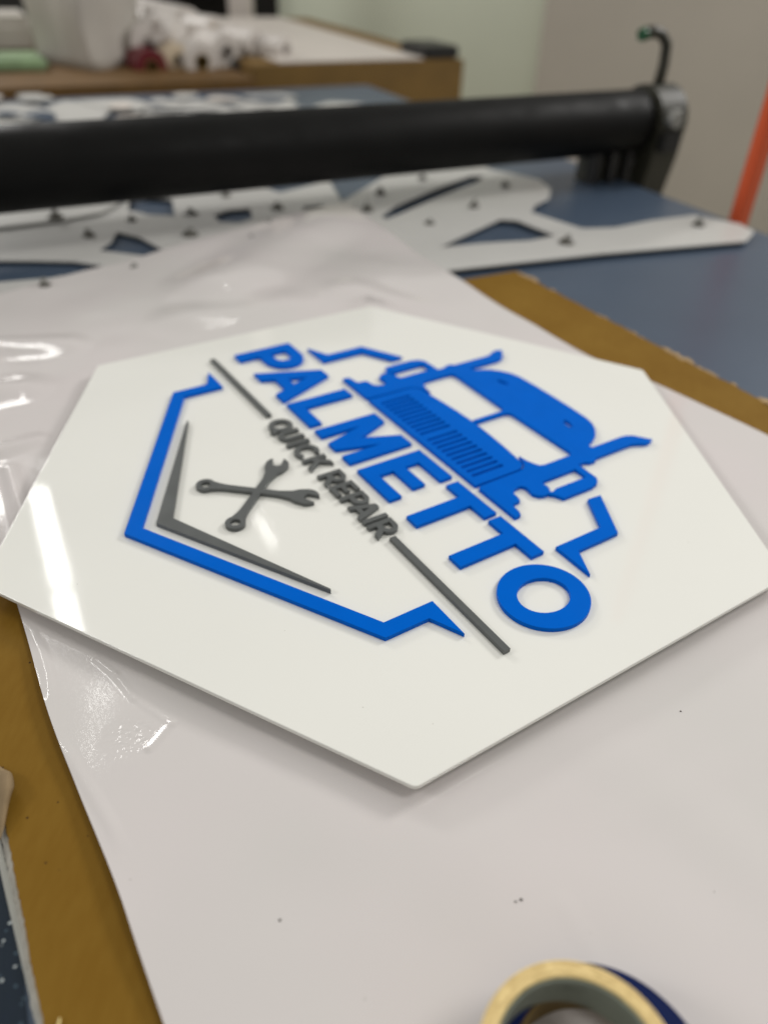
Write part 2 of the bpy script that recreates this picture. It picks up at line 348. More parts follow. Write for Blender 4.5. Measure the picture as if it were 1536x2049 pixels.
word(cut('wrench', [sc(w2), sc(h2)], ZB + .00002, ZT + .00002, 'grey', sign, bevel=.0002), 'grey wrench with its jaw towards the letter Q')
# small letters -.040 .. .051
c0, c1, sw = -.041, .051, .0185; mid = (c0 + c1) / 2
def small(ch, x):
    if ch == 'Q':
        o = [arc(x + .044, mid + .001, .045, .047, -45 + 6, 315 - 12, 30) + [(x + .066, c0 + .012 - .004), (x + .074, c0 - .012), (x + .092, c0 - .0), (x + .082, c0 + .014)], arc(x + .044, mid + .001, .025, .028, 0, 345, 24)]
    elif ch == 'U': o = [[(x, c1), (x, c0 + .030)] + arc(x + .0325, c0 + .030, .0325, .031, 180, 360, 14) + [(x + .065, c1), (x + .065 - sw, c1), (x + .065 - sw, c0 + .030)] + arc(x + .0325, c0 + .030, .014, .013, 0, -180, 8) + [(x + sw, c1)]]
    elif ch == 'I': o = [[(x, c0), (x + sw, c0), (x + sw, c1), (x, c1)]]
    elif ch == 'C': o = [arc(x + .045, mid, .045, .047, 48, 312, 24) + arc(x + .045, mid, .026, .028, 312, 48, 20)]
    elif ch == 'K': o = [[(x, c0), (x + sw, c0), (x + sw, c0 + .028), (x + .029, c0 + .038), (x + .052, c0), (x + .075, c0), (x + .042, c0 + .052), (x + .073, c1), (x + .049, c1), (x + sw, c0 + .054), (x + sw, c1), (x, c1)]]
    elif ch in 'RP':
        r = .0315; yb = c1 - 2 * r
        out = [(x, c0), (x + sw, c0)]
        if ch == 'R': out += [(x + sw, c0 + .026), (x + .032, c0 + .026), (x + .050, c0), (x + .073, c0), (x + .052, yb + .003)] + arc(x + .037, yb + r, r, r, -62, 90, 14)
        else: out += [(x + sw, yb), (x + .037, yb)] + arc(x + .037, yb + r, r, r, -85, 90, 14)
        out += [(x, c1)]
        o = [out, [(x + sw, yb + .0185), (x + sw, c1 - .0165), (x + .036, c1 - .0165)] + arc(x + .037, yb + r + .001, .014, .014, 80, -80, 8) + [(x + .036, yb + .0185)]]
    elif ch == 'E': o = [[(x, c0), (x + .060, c0), (x + .060, c0 + .0175), (x + sw, c0 + .0175), (x + sw, mid - .009), (x + .053, mid - .009), (x + .053, mid + .0085), (x + sw, mid + .0085), (x + sw, c1 - .0175), (x + .059, c1 - .0175), (x + .059, c1), (x, c1)]]
    elif ch == 'A': o = [[(x, c0), (x + .0205, c0), (x + .0275, c0 + .018), (x + .0575, c0 + .018), (x + .0645, c0), (x + .085, c0), (x + .052, c1), (x + .033, c1)], [(x + .034, c0 + .034), (x + .0425, c0 + .060), (x + .051, c0 + .034)]]
    return word(grey('raised_letter', o), 'small grey letter ' + ch)
for ch, x in [('Q', -.393), ('U', -.302), ('I', -.215), ('C', -.182), ('K', -.092), ('R', .022), ('E', .104), ('P', .175), ('A', .230), ('I', .321), ('R', .350)]: small(ch, x)

# ================================================================== FILM AND CARDBOARD UNDER THE SIGN
def sstep(a, b, x):
    t = max(0, min(1, (x - a) / (b - a))); return t * t * (3 - 2 * t)
pc = org + Matrix.Rotation(ANG, 3, 'Z') @ Vector((0, hc * U, 0))     # centre of the panel
def hexdist(x, y):
    """signed distance outside the panel outline, metres"""
    v = Matrix.Rotation(-ANG, 3, 'Z') @ (Vector((x, y, 0)) - pc)
    return max(v.x * math.cos(math.radians(60 * k)) + v.y * math.sin(math.radians(60 * k)) for k in range(6)) - hexR * U * math.cos(math.radians(30))
def seg_d(p, a, b):
    ab = b - a; t = max(0, min(1, (p - a).dot(ab) / ab.length_squared)); return (p - a - ab * t).length, t
crease = [at(*p, .008).to_2d() for p in ((195, 1322), (232, 1352), (270, 1400), (345, 1450))]
folds = [  # far waves: (point, point, half width, height)
    ((380, 640), (560, 610), .06, .008), ((-80, 700), (130, 690), .035, .012), ((440, 575), (650, 450), .09, .015), ((700, 590), (900, 640), .05, .004), ((-60, 790), (40, 775), .04, .012), ((0, 905), (70, 880), .018, .006), ((20, 940), (60, 1080), .012, .004)]
folds = [(at(*a, .01).to_2d(), at(*b, .01).to_2d(), w, h) for a, b, w, h in folds]
bL = [Vector(p) for p in ((.195, -.300), (.062, -.093), (-.0915, .1385), (-.129, .196), (-.169, .252), (-.207, .307), (-.2635, .399), (-.40, .612), (-.580, .881))]
bR_ = [Vector(p) for p in ((.97, -.300), (.80, -.04), (.56, .385), (.490, .510), (.440, .598), (.398, .668), (.3125, .775), (.150, .966), (-.092, 1.437))]
ridges = [([at(a, b, .01).to_2d() for a, b in ((38, 1245), (60, 1262), (80, 1300), (96, 1350), (101, 1395), (92, 1430))], .006, .0006),
          ([at(a, b, .01).to_2d() for a, b in ((112, 1465), (150, 1530), (190, 1595), (225, 1655), (250, 1715))], .006, .0006)]
dim = at(268, 1478, .008).to_2d(); pl0 = at(300, 1500, .008).to_2d(); pl1 = at(345, 1448, .008).to_2d()
shallow = [(at(*a, .008).to_2d(), at(*b, .008).to_2d(), w, h) for a, b, w, h in [((1128, 1815), (1195, 1935), .010, .0005), ((640, 1620), (1330, 1880), .05, .0016), ((430, 1560), (560, 2049), .045, .0012), ((1180, 1480), (1560, 1760), .035, .0013), ((880, 1700), (700, 2040), .03, .0008), ((1250, 1640), (1536, 1500), .02, .0006)]]
def film_z(x, y, s, t):
    p = Vector((x, y)); far = sstep(.62, 1.0, y + .25 * x) ; hd = hexdist(x, y)
    z = .0073 + .0016 * (noise.noise(Vector((x * 5, y * 5, .3))) + .4)
    z += .0005 * noise.noise(Vector((x * 22, y * 22, 1.3))) * (1 - sstep(-.02, .05, hd) * .0)
    lx = sstep(.30, -.05, s)                                             # livelier towards the left edge
    z += lx * .0014 * noise.noise(Vector((x * 16 + 3, y * 11, 4.1)))
    z += far * (.010 * noise.noise(Vector((x * 4.2 + 1, y * 4.2, 7))) + .003 * noise.noise(Vector((x * 9, y * 9, 2))) + .006)
    for a, b, w, h in folds:
        d, tt = seg_d(p, a, b)
        if d < w: z += h * (.5 + .5 * math.cos(math.pi * d / w)) * (1 - .5 * tt)
    for a, b in zip(crease, crease[1:]):
        d, _ = seg_d(p, a, b)
        if d < .0035: z += .0005 * (1 - d / .0035)
    # the left edge cups up, with two soft ridges and one crumpled dimple
    e = s * .70
    if e < .25:
        z += .0022 * math.exp(-e / .045) + .0006 * math.exp(-e / .008) * math.sin(t * 23)
        for P, w, h in ridges:
            best = min(zip(P, P[1:]), key=lambda ab: seg_d(p, *ab)[0]); d, tt = seg_d(p, *best)
            ends = min((p - P[0]).length, (p - P[-1]).length) / .02
            if d < w: z += h * (.5 + .5 * math.cos(math.pi * d / w)) * min(1, ends)
        d = (p - dim).length
        if d < .022:
            k = (.5 + .5 * math.cos(math.pi * d / .022))
            z += -.0005 * k + .00035 * k * noise.noise(Vector((x * 230, y * 230, 3))) + .0003 * k * noise.noise(Vector((x * 600, y * 600, 5)))
        d, _ = seg_d(p, pl0, pl1)
        if d < .004: z += .0012 * (1 - d / .004)
    for a, b, w, h in shallow:
        d, _ = seg_d(p, a, b)
        if d < w: z += .55 * h * (.5 + .5 * math.cos(math.pi * d / w))
    if hd < .03: z = min(z, .0158 - .001)
    return max(z, .0064)
bm = bmesh.new(); NS, NT = 420, 900
def interp(P, t):
    # arc parameter with finer spacing where the photograph looks
    f_ = t * (len(P) - 1); i = min(int(f_), len(P) - 2); k = f_ - i
    p0 = P[max(i - 1, 0)]; p1 = P[i]; p2 = P[i + 1]; p3 = P[min(i + 2, len(P) - 1)]
    return .5 * ((2 * p1) + (-p0 + p2) * k + (2 * p0 - 5 * p1 + 4 * p2 - p3) * k * k + (-p0 + 3 * p1 - 3 * p2 + p3) * k ** 3)
grid = []
for j in range(NT + 1):
    t = j / NT; a = interp(bL, t); b = interp(bR_, t); row = []
    for i in range(NS + 1):
        s = (i / NS) ** 1.6; p = a.lerp(b, s); row.append(bm.verts.new((p.x, p.y, film_z(p.x, p.y, s, t))))
    grid.append(row)
for j in range(NT):
    for i in range(NS): bm.faces.new((grid[j][i], grid[j][i + 1], grid[j + 1][i + 1], grid[j + 1][i])).smooth = True
film = from_bm('white_film_sheet', bm, 'film')
so = film.modifiers.new('thick', 'SOLIDIFY'); so.thickness = .0002; so.offset = -1
tag(film, 'large creased glossy white film sheet spread under the hexagonal sign, over the cardboard', 'film sheet')

# cardboard sheet with torn edges
fr = Vector((.182, 1.146)); e1 = Vector((.872, .49)); e2 = Vector((-.522, .853)) ; Wd = .79
def cb(w, l): return fr - e1 * w - e2 * l
ptsR = [cb(0 + .0035 * noise.noise(Vector((i * .37, 0, 0))) + .0022 * noise.noise(Vector((i * 1.7, 3, 0))) - .012 * math.sin(min(1, i / 120) * math.pi) * 0, i * .008) for i in range(190)]
ptsL = [cb(Wd + .002 * noise.noise(Vector((i * .5, 9, 0))) + .0012 * noise.noise(Vector((i * 1.9, 5, 0))) , i * .008) for i in range(190)]
# the left edge follows the trace measured in the photograph
lt = [at(*p, .005).to_2d() for p in ((-230, 1020), (-60, 1380), (2, 1600), (20, 1700), (37, 1790), (50, 1850), (62, 1930), (88, 2049), (118, 2200))]
def resample(P, n):
    out = []
    for k in range(n):
        f_ = k / (n - 1) * (len(P) - 1); i = min(int(f_), len(P) - 2); out.append(P[i].lerp(P[i + 1], f_ - i))
    return out
ltr = resample(lt, 110); ltr = [p + e1 * (.0009 * noise.noise(Vector((i * .8, 2, 0))) + .0006 * noise.noise(Vector((i * 2.3, 7, 0)))) for i, p in enumerate(ltr)]
dl = (ltr[0] - cb(Wd, 0)).length
loopc = [tuple(cb(0, 0))] + [tuple(p) for p in ptsR[1:]] + [tuple(cb(Wd, 1.52)), tuple(ltr[-1] - e2 * .10)] + [tuple(p) for p in reversed(ltr)] + [tuple(cb(Wd, 0))]
card = empty('cardboard_sheet', (0, 0, 0)); tag(card, 'big brown cardboard sheet with torn edges on the blue table, beneath the white film', 'cardboard')
cut('kraft_face', [loopc], .0022, .0052, 'kraft', card, bevel=.0003)
# pale lower liner that sticks out along the left tear, and crumbs of torn kraft along the right tear
def ribbon(name, P, offs, z0, z1, m, parent, drop=0):
    bm = bmesh.new(); rows = []
    for i, p in enumerate(P):
        o0, o1 = offs(i)
        rows.append([bm.verts.new((*(p - e1 * o0), z1)), bm.verts.new((*(p - e1 * (o0 * .5 + o1 * .5)), z1 - drop * .3)), bm.verts.new((*(p - e1 * o1), z0 + .0002)), bm.verts.new((*(p - e1 * o1), z0)), bm.verts.new((*(p - e1 * o0), z0))])
    for a, b in zip(rows, rows[1:]):
        for k in range(5): bm.faces.new((a[k], b[k], b[(k + 1) % 5], a[(k + 1) % 5]))
    bm.faces.new(rows[0]); bm.faces.new(rows[-1][::-1])
    bmesh.ops.recalc_face_normals(bm, faces=bm.faces); return from_bm(name, bm, m, parent, smooth=False)
ribbon('torn_liner', ltr[30:], lambda i: (-.0015, .0040 + .0009 * noise.noise(Vector((i * .31, 4, 0)))), .0003, .0044, 'liner', card, drop=.003)
tufts = []
for x0, y0, x1, y1, n_, rr_ in ((1018, 550, 1050, 566, 9, .0050), (1165, 636, 1180, 644, 3, .0035), (1215, 668, 1245, 686, 4, .0026), (1285, 705, 1345, 738, 12, .0052), (1362, 745, 1392, 765, 5, .0036), (1420, 776, 1434, 784, 2, .0025), (1490, 812, 1520, 828, 6, .0052), (1080, 585, 1085, 590, 1, .003)):
    for k in range(n_):
        t_ = (k + random.random()) / n_; tufts.append((x0 + (x1 - x0) * t_, y0 + (y1 - y0) * t_, rr_ * random.uniform(.55, 1.15)))
for i, (tx, ty, r) in enumerate(tufts):                                 # ragged tufts of the right tear
    c0_ = at(tx, ty, .005).to_2d(); c = min(ptsR, key=lambda p: (p - c0_).length); c = c0_ + e1 * ((c - c0_).dot(e1))
    bm = bmesh.new(); bmesh.ops.create_icosphere(bm, subdivisions=2, radius=1)
    for v in bm.verts:
        q = v.co * (1 + .7 * noise.noise(v.co * 1.8 + Vector((i * 3, 0, 0)))); v.co = Vector((q.x * r * .75, q.y * r * 1.5, q.z * r * .5))
    o = from_bm('torn_tuft', bm, 'torn', card, smooth=False); o.location = (c.x + e1.x * random.uniform(.0, .0022), c.y + e1.y * .001, .0046); o.rotation_euler = (0, 0, math.atan2(e2.y, e2.x) - math.pi / 2 + random.uniform(-.5, .5))
# curled flap of torn liner at the left frame edge
bm = bmesh.new()
fl = [[(-14, 1520), (4, 1538), (18, 1543), (24, 1548)], [(-14, 1570), (2, 1568), (20, 1570), (27, 1562)], [(-14, 1610), (4, 1592), (22, 1580), (29, 1575)], [(-12, 1650), (2, 1640), (12, 1600), (23, 1585)], [(-6, 1690), (2, 1680), (8, 1660), (14, 1620)]]
zz = [[.006, .008, .012, .010], [.006, .013, .016, .010], [.006, .013, .015, .010], [.006, .010, .013, .011], [.005, .006, .008, .008]]
gv = [[bm.verts.new(at(x, y, z)) for (x, y), z in zip(r_, z_)] for r_, z_ in zip(fl, zz)]
for a, b in zip(gv, gv[1:]):
    for k in range(3): bm.faces.new((a[k], a[k + 1], b[k + 1], b[k]))
M['flap'] = mat('kraft_flap', (.27, .19, .10), .8, var=.15, vscale=60)
o = from_bm('torn_flap', bm, 'flap', card, smooth=True); o['label'] = 'curled pale flap torn up from the brown face'
sm = o.modifiers.new('s', 'SUBSURF'); sm.levels = sm.render_levels = 2; so = o.modifiers.new('t', 'SOLIDIFY'); so.thickness = .0004
# thin grey strip beside it
sa, sb = at(-32, 1600, .001).to_2d(), at(89, 2120, .001).to_2d()
bm = bmesh.new(); dd = (sb - sa).normalized(); nn = Vector((dd.y, -dd.x)); wv = .0034
bmid = [sa.lerp(sb, k / 40) for k in range(41)]
ring = [[bm.verts.new((*(p + nn * o_), z)) for o_, z in ((0, .0002), (0, .0016), (-wv * .3, .0022), (-wv * .35, .0018), (-wv * .62, .0018), (-wv * .68, .0022), (-wv, .0016), (-wv, .0002))] for p in bmid]
for a, b in zip(ring, ring[1:]):
    for k in range(8): bm.faces.new((a[k], b[k], b[(k + 1) % 8], a[(k + 1) % 8]))
bm.faces.new(ring[0]); bm.faces.new(ring[-1][::-1]); bmesh.ops.recalc_face_normals(bm, faces=bm.faces)
tag(from_bm('edging_strip', bm, 'rule'), 'thin grey plastic strip on the dark blue table beside the torn cardboard edge', 'strip')
# little yellow sliver on the cardboard near the bottom
sl = at(123, 2044, .0058)
o = tube('plastic_sliver', [sl + Vector((0, -.012, -.0002)), sl + Vector((.0002, -.006, .0009)), sl + Vector((-.0006, 0, .0012)), sl + Vector((-.0008, .0012, .0009))], [.0004, .0006, .0006, .0003], 'curl', None, 8)
tag(o, 'tiny shiny yellow sliver of plastic on the brown cardboard at the bottom edge', 'scrap')
# specks on the film
def speck(px, py, r, m, lab):
    p = at(px, py, .0078); bm = bmesh.new(); bmesh.ops.create_icosphere(bm, subdivisions=2, radius=1)
    for v in bm.verts: v.co = Vector((v.co.x * r * 1.3, v.co.y * r, v.co.z * r * .5)) * (1 + .4 * noise.noise(v.co * 3 + Vector((px, 0, 0))))
    for v in bm.verts: v.co.z += film_z(p.x, p.y, .5, .5) 
    o = from_bm('dirt_speck', bm, m); o.location = (p.x, p.y, .0003); tag(o, lab, 'speck', 'specks of dirt on the white film')
speck(1041, 1804, .0007, 'stain', 'largest of three dark specks on the white film, above the tape rolls')
speck(1030, 1808, .0005, 'stain', 'smaller dark speck touching distance left of the largest speck above the tape rolls')
speck(560, 1843, .0006, 'stain', 'lone dark speck on the white film left of the tape rolls')
speck(1361, 1423, .0005, 'stain', 'lone speck on the white film right of the nearest sign corner')

# ================================================================== TAPE ROLLS
def ringprof(ri, ro, z0, z1, b=.0006): return [(ri, z0 + b), (ri, z1 - b), (ri + b, z1), (ro - b, z1), (ro, z1 - b), (ro, z0 + b), (ro - b, z0), (ri + b, z0)]
t1 = empty('tape_roll', (.1004, .112, 0)); tag(t1, 'navy blue tape roll lying flat on the film underneath the beige masking tape', 'tape roll')
lathe('tape_winding', ringprof(.0385, .0482, .0085, .0320), 'navy_tape', t1)
lathe('core', ringprof(.0372, .0384, .0086, .0314), 'core', t1)
t2 = empty('tape_roll', (.0868, .1098, 0), .5); tag(t2, 'beige masking tape roll stacked off-centre on the navy tape roll', 'tape roll')
lathe('tape_winding', ringprof(.0345, .0413, .0322, .0548), 'masking', t2)
core = lathe('core', ringprof(.0331, .0344, .0323, .0541), 'tape_core', t2)
# embossed circular marks on the inside wall of the core
bm = bmesh.new()
def mark(ang, z, w, h, hole=0):
    n_ = 14; r = .03295
    for k in range(n_):
        a0, a1 = 2 * math.pi * k / n_, 2 * math.pi * (k + 1) / n_
        q = []
        for a, sc_ in ((a0, 1), (a1, 1), (a1, .7), (a0, .7)):
            th = ang + w * sc_ * math.cos(a) / r; q.append(bm.verts.new((r * math.cos(th), r * math.sin(th), z + h * sc_ * math.sin(a))))
        bm.faces.new(q)
def stroke(ang, z, dx, dz, w=.0004):
    r = .03294; a = (ang, z); b = (ang + dx / r, z + dz); n_ = Vector((-dz, dx)).normalized() * w
    q = [bm.verts.new((r * math.cos(t), r * math.sin(t), zz_)) for t, zz_ in ((a[0] + n_.x / r, a[1] + n_.y), (b[0] + n_.x / r, b[1] + n_.y), (b[0] - n_.x / r, b[1] - n_.y), (a[0] - n_.x / r, a[1] - n_.y))]
    bm.faces.new(q)
M['print'] = mat('faded_print', (.145, .165, .135), .5)
ca = math.pi / 2 - .5
for dz_ in (0,): mark(ca - .02, .0470, .0016, .0019)
stroke(ca + .13, .0455, 0, .003); stroke(ca - .10, .0455, -.0005, .003); stroke(ca - .10, .0455, -.0018, 0); mark(ca - .21, .0470, .0014, .0018); stroke(ca + .24, .0455, .0006, .003)
from_bm('faded_print', bm, 'print', core)

# ================================================================== TABLE, FLOOR, WALLS
c_fr = Vector((-.116, 2.842, 0))                                  # far right corner of the table top
table = empty('work_table', c_fr, TH); tag(table, 'long work table with a slate blue top carrying the sign, film and roller', 'table')
def tl(v):  # world -> table local
    return Matrix.Rotation(-TH, 3, 'Z') @ (Vector(v) - c_fr)
box_obj('table_top', (-2.6, -4.4, -.045), (0, 0, 0), 'table', table, bev=.0015)
for x in (-2.5, -.1):
    for y in (-4.3, -.1): box_obj('leg', (x - .04, y - .04, -.9), (x + .04, y + .04, -.046), 'dark', table)
fl_ = box_obj('floor', (-9, -4, -.95), (9, 12, -.9), 'floor', None, bev=0); tag(fl_, kind='structure')
# walls stand far behind the table
def slab(name, pa, pb, z0, z1, th, m, parent=None, bev=0):
    """upright slab from plan point pa to pb"""
    a = Vector(pa).to_2d(); b = Vector(pb).to_2d(); L_ = (b - a).length; rz = math.atan2((b - a).y, (b - a).x)
    bm = bmesh.new(); add_box(bm, (0, 0, z0), (L_, th, z1), bev=bev); o = from_bm(name, bm, m, parent)
    o.location = (a.x, a.y, 0); o.rotation_euler = (0, 0, rz); return o
def pd(px, py, dist):
    d = ray(px, py); h = Vector((d.x, d.y)); return Vector((0, 0, CZ)) + d * (dist / h.length)
wA = pd(1066, 190, 4.2); wB = pd(1066, 190, 4.2) + Vector((3.2, -.9, 0))
w_ = slab('wall', wA, wB, -.9, 1.2, .1, 'wall_grey'); tag(w_, kind='structure')
pA = pd(560, 100, 4.9); pB = pd(1068, 190, 4.35)
w_ = slab('partition_wall', pA, pB, -.9, 1.2, .08, 'wall_pale'); tag(w_, kind='structure')
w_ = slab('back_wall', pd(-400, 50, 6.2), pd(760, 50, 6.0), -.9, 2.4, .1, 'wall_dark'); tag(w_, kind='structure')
bm = bmesh.new(); q = [at(2, 1560, 0).to_2d() - e1 * .004, at(88, 2049, 0).to_2d() + Vector((.02, -.12))]; q = [bm.verts.new((v.x, v.y, .0001)) for v in (q[0] + e2 * .30 + e1 * .03, q[1] + e1 * .03, q[1] - e1 * .30, q[0] + e2 * .30 - e1 * .28)]
f_ = bm.faces.new(q); ex = bmesh.ops.extrude_face_region(bm, geom=[f_])
for v in ex['geom']:
    if isinstance(v, bmesh.types.BMVert): v.co.z = .0009
bmesh.ops.recalc_face_normals(bm, faces=bm.faces)
tag(from_bm('speckled_mat', bm, 'mat'), 'dark navy mat with white flecks showing at the bottom left beside the grey strip', 'mat')
# ---- orange upright
ob = at(1466, 440, 0) + E1 * .012
o = box_obj('orange_post', (-.016, -.012, -.9), (.016, .012, 1.1), 'orange', None, bev=.003); o.location = (ob.x + .006, ob.y + .01, 0); o.rotation_euler = (0, 0, TH)
tag(o, 'bright orange upright post at the right end of the table', 'post')

# ================================================================== ROLLER GANTRY
zr, rr = .110, .0585
RA = Vector((.482, 1.765, zr)); RB = RA - Vector((math.cos(math.radians(29.2)), math.sin(math.radians(29.2)), 0)) * 1.75
ga = empty('roller_gantry', (RA.x, RA.y, 0), TH); tag(ga, 'thick black roller on an end bracket spanning the blue table behind the sign', 'roller')
def gl(v): return Matrix.Rotation(-TH, 3, 'Z') @ (Vector(v) - Vector((RA.x, RA.y, 0)))
tube('roller', [gl(RB), gl(RA.lerp(RB, .5)), gl(RA.lerp(RB, .012)), gl(RA)], [rr, rr, rr, rr * .97], 'roller', ga, 64)
# bracket outline (in the plane across the roller axis) given thickness
def plate(name, outline, x0, x1, m, parent, bev=.003):
    bm = bmesh.new(); f0 = [bm.verts.new((x0, y, z)) for y, z in outline]; f1 = [bm.verts.new((x1, y, z)) for y, z in outline]
    bm.faces.new(f0[::-1]); bm.faces.new(f1); n_ = len(f0)
    for k in range(n_): bm.faces.new((f0[k], f0[(k + 1) % n_], f1[(k + 1) % n_], f1[k]))
    bmesh.ops.recalc_face_normals(bm, faces=bm.faces)
    bmesh.ops.bevel(bm, geom=bm.edges[:], offset=bev, segments=2, affect='EDGES'); return from_bm(name, bm, m, parent)
cap = [(.066 * math.cos(math.radians(t)), zr + .003 + .064 * math.sin(math.radians(t))) for t in range(-20, 201, 12)]
plate('end_bracket', cap + [(-.060, .05), (-.038, -.06), (.02, -.06), (.045, .03)], .008, .080, 'bracket', ga)
tube('adjuster_knob', [(.03, -.065, zr + .015), (.032, -.085, zr + .015)], [.018, .016], 'stem', ga, 24)
box_obj('clamp_block', (.012, -.078, zr - .045), (.06, -.055, zr - .012), 'dark', ga)
for yy, zz2 in ((.035, zr + .03), (-.035, zr + .028), (0, zr - .042), (-.005, .03)): tube('bolt', [(.003, yy, zz2), (.010, yy, zz2)], .007, 'stem', ga, 12)
tube('bearing_cap', [(-.004, 0, zr), (.006, 0, zr)], .036, 'dark', ga, 40)
tube('bearing_cap', [(.081, -.01, zr + .01), (.094, -.01, zr + .01)], .026, 'bracket', ga, 40)
for k, xx in enumerate((-.105, -.062, -.020)): box_obj('support_leg', (xx - .010, -.030, .001), (xx + .010, .01, zr - .02), 'dark', ga, bev=.002)
box_obj('support_plate', (-.118, -.012, .0008), (.0, .02, .055), 'bracket', ga)
lv = tube('lever', [(.040, 0, zr + .05), (.044, 0, zr + .10), (.040, 0, zr + .135), (.022, 0, zr + .152), (-.002, 0, zr + .157), (-.022, 0, zr + .154)], [.011, .0105, .010, .010, .011, .012], 'bracket', ga, 16)
tube('lever_tip', [(-.022, 0, zr + .154), (-.032, 0, zr + .151)], [.0125, .011], 'green_tip', lv, 16)

# ================================================================== WHITE CUT PANELS ON THE TABLE
def px_loop(P, z): return [tuple(at(x, y, z).to_2d()) for x, y in P]
def cutpanel(name, outer, holes, z, th, label, r=.003):
    lp = [rnd(px_loop(outer, z), r)] + [rnd(px_loop(h, z), r * .7) for h in holes]
    o = cut(name, lp, z - th, z, 'white_sheet', None, bevel=.0004); tag(o, label, 'cut sheet', 'white cut-out sheets on the blue table'); return o
cutpanel('cut_out_sheet', [(1508, 463), (1480, 448), (1390, 430), (1300, 441), (1230, 455), (1165, 457), (1110, 440), (1062, 424), (1070, 410), (1098, 396), (1101, 378), (1080, 360), (1040, 350), (985, 340), (940, 322), (880, 318), (830, 330), (770, 352), (715, 385), (640, 430), (600, 520), (700, 560), (860, 545), (942, 535), (1200, 507), (1492, 482)],
         [[(762, 432), (790, 412), (860, 382), (940, 352), (968, 352), (955, 364), (880, 393), (800, 428), (772, 438)], [(876, 495), (930, 470), (1000, 438), (1034, 440), (1112, 471), (1060, 481), (968, 486)]],
         .0100, .003, 'white cut-out sheet with a long pointed arm reaching right towards the orange post')
cutpanel('cut_out_sheet', [(690, 560), (700, 430), (655, 355), (600, 330), (430, 348), (350, 360), (270, 395), (215, 420), (120, 445), (-60, 468), (-700, 500), (-700, 640), (200, 660), (500, 600)],
         [[(607, 412), (640, 409), (668, 418), (640, 440), (605, 442)], [(426, 430), (455, 420), (500, 416), (506, 436), (480, 446), (440, 444)], [(262, 392), (345, 398), (350, 432), (300, 430), (255, 420)],
          [(234, 463), (280, 474), (362, 518), (330, 531), (284, 511), (195, 500), (222, 484)], [(-120, 520), (60, 520), (150, 522), (208, 531), (180, 542), (100, 556), (-20, 566), (-120, 568)], [(520, 372), (570, 352), (640, 352), (640, 366), (560, 385)]],
         .0075, .003, 'largest white cut-out sheet with grey-blue openings, partly under the far edge of the film')
cutpanel('cut_out_sheet', [(-500, 440), (-20, 428), (100, 405), (255, 392), (240, 404), (200, 425), (120, 440), (-20, 456), (-500, 480)], [], .0135, .003, 'narrow curved white cut-out strip against the left half of the roller')
behind = [[(-60, 215), (30, 205), (90, 215), (80, 240), (10, 252), (-60, 250)], [(95, 212), (130, 200), (185, 205), (230, 215), (200, 240), (120, 250)], [(150, 200), (260, 196), (300, 206), (280, 222), (220, 218)],
          [(255, 232), (300, 222), (430, 226), (440, 238), (330, 250), (250, 250)], [(320, 200), (400, 198), (455, 208), (440, 222), (380, 218), (340, 214)], [(460, 210), (520, 196), (575, 198), (600, 210), (560, 222), (500, 224)],
          [(620, 215), (660, 203), (720, 206), (740, 216), (690, 224)], [(30, 196), (100, 190), (110, 197), (60, 203)], [(480, 190), (560, 186), (600, 192), (540, 198)]]
names = ['white scrap behind the roller at the left frame edge', 'second white scrap from the left behind the roller', 'thin white scrap in the row nearest the brown bench, left part', 'long white scrap lying right against the back of the roller', 'white scrap behind the roller below the roll with the brown core', 'pale scrap behind the roller below the left end of the brown box', 'rightmost white scrap behind the roller', 'smallest white scrap close to the brown bench edge', 'thin pale scrap at the foot of the brown box']
for k, b_ in enumerate(behind):
    zz_ = .004 + .0035 * (k % 3)
    o = cut('sheet_scrap', [rnd(px_loop(b_, zz_), .02)], zz_ - .003, zz_, 'white_sheet', None, bevel=.0003); tag(o, names[k], 'scrap', 'white sheet scraps behind the roller')
rs = random.Random(21)
for k in range(30):
    bxx, byy = rs.uniform(-40, 700), rs.uniform(188, 236); w_p, h_p = rs.uniform(14, 46), rs.uniform(4, 9)
    pts_ = [(bxx + w_p * math.cos(a_) * rs.uniform(.5, 1), byy + h_p * math.sin(a_) * rs.uniform(.5, 1)) for a_ in [2 * math.pi * q_ / 8 for q_ in range(8)]]
    z_ = .0122 + .0004 * k
    o = cut('offcut', [rnd(px_loop(pts_, z_), .012)], z_ - .0004, z_, ('white_sheet', 'white_sheet', 'table', 'paper')[k % 4], None, bevel=.0001)
    tag(o, 'small thin offcut in the loose heap strewn behind the roller', 'offcut', 'offcuts strewn behind the roller')
# studs: rubber foot and thin stem
studs = [(92, 578, .0076, 'nearest stud, at the left end of the film edge'), (270, 540, .0076, 'stud with wide base beside the far film edge'), (112, 436, .0136, 'stud on the curved strip below the left of the roller'), (178, 472, .0076, 'stud left of the four-sided opening'),
         (263, 441, .0076, 'stud just above the four-sided opening'), (381, 470, .0076, 'stud right of the four-sided opening'), (381, 428, .0076, 'stud between the two small blue openings'), (452, 392, .0076, 'stud close to the middle of the roller'),
         (554, 417, .0076, 'stud left of the opening behind the film peak'), (539, 455, .0076, 'stud on the sheet left of the film peak'), (504, 485, .0076, 'stud at the film edge left of the peak'), (760, 388, .0101, 'stud right of the film peak, farther one'),
         (735, 421, .0101, 'stud touching the right side of the film peak'), (860, 447, .0101, 'stud on the broad white lobe right of the film peak'), (948, 414, .0101, 'stud in the middle of the right cut-out sheet'), (1010, 373, .0101, 'stud on the rounded end of the right cut-out sheet'),
         (1133, 486, .0101, 'stud on the lower arm of the right cut-out sheet'), (1396, 451, .0101, 'stud near the tip of the long pointed arm'), (845, 358, .0101, 'stud by the roller on the right cut-out sheet')]
base = None
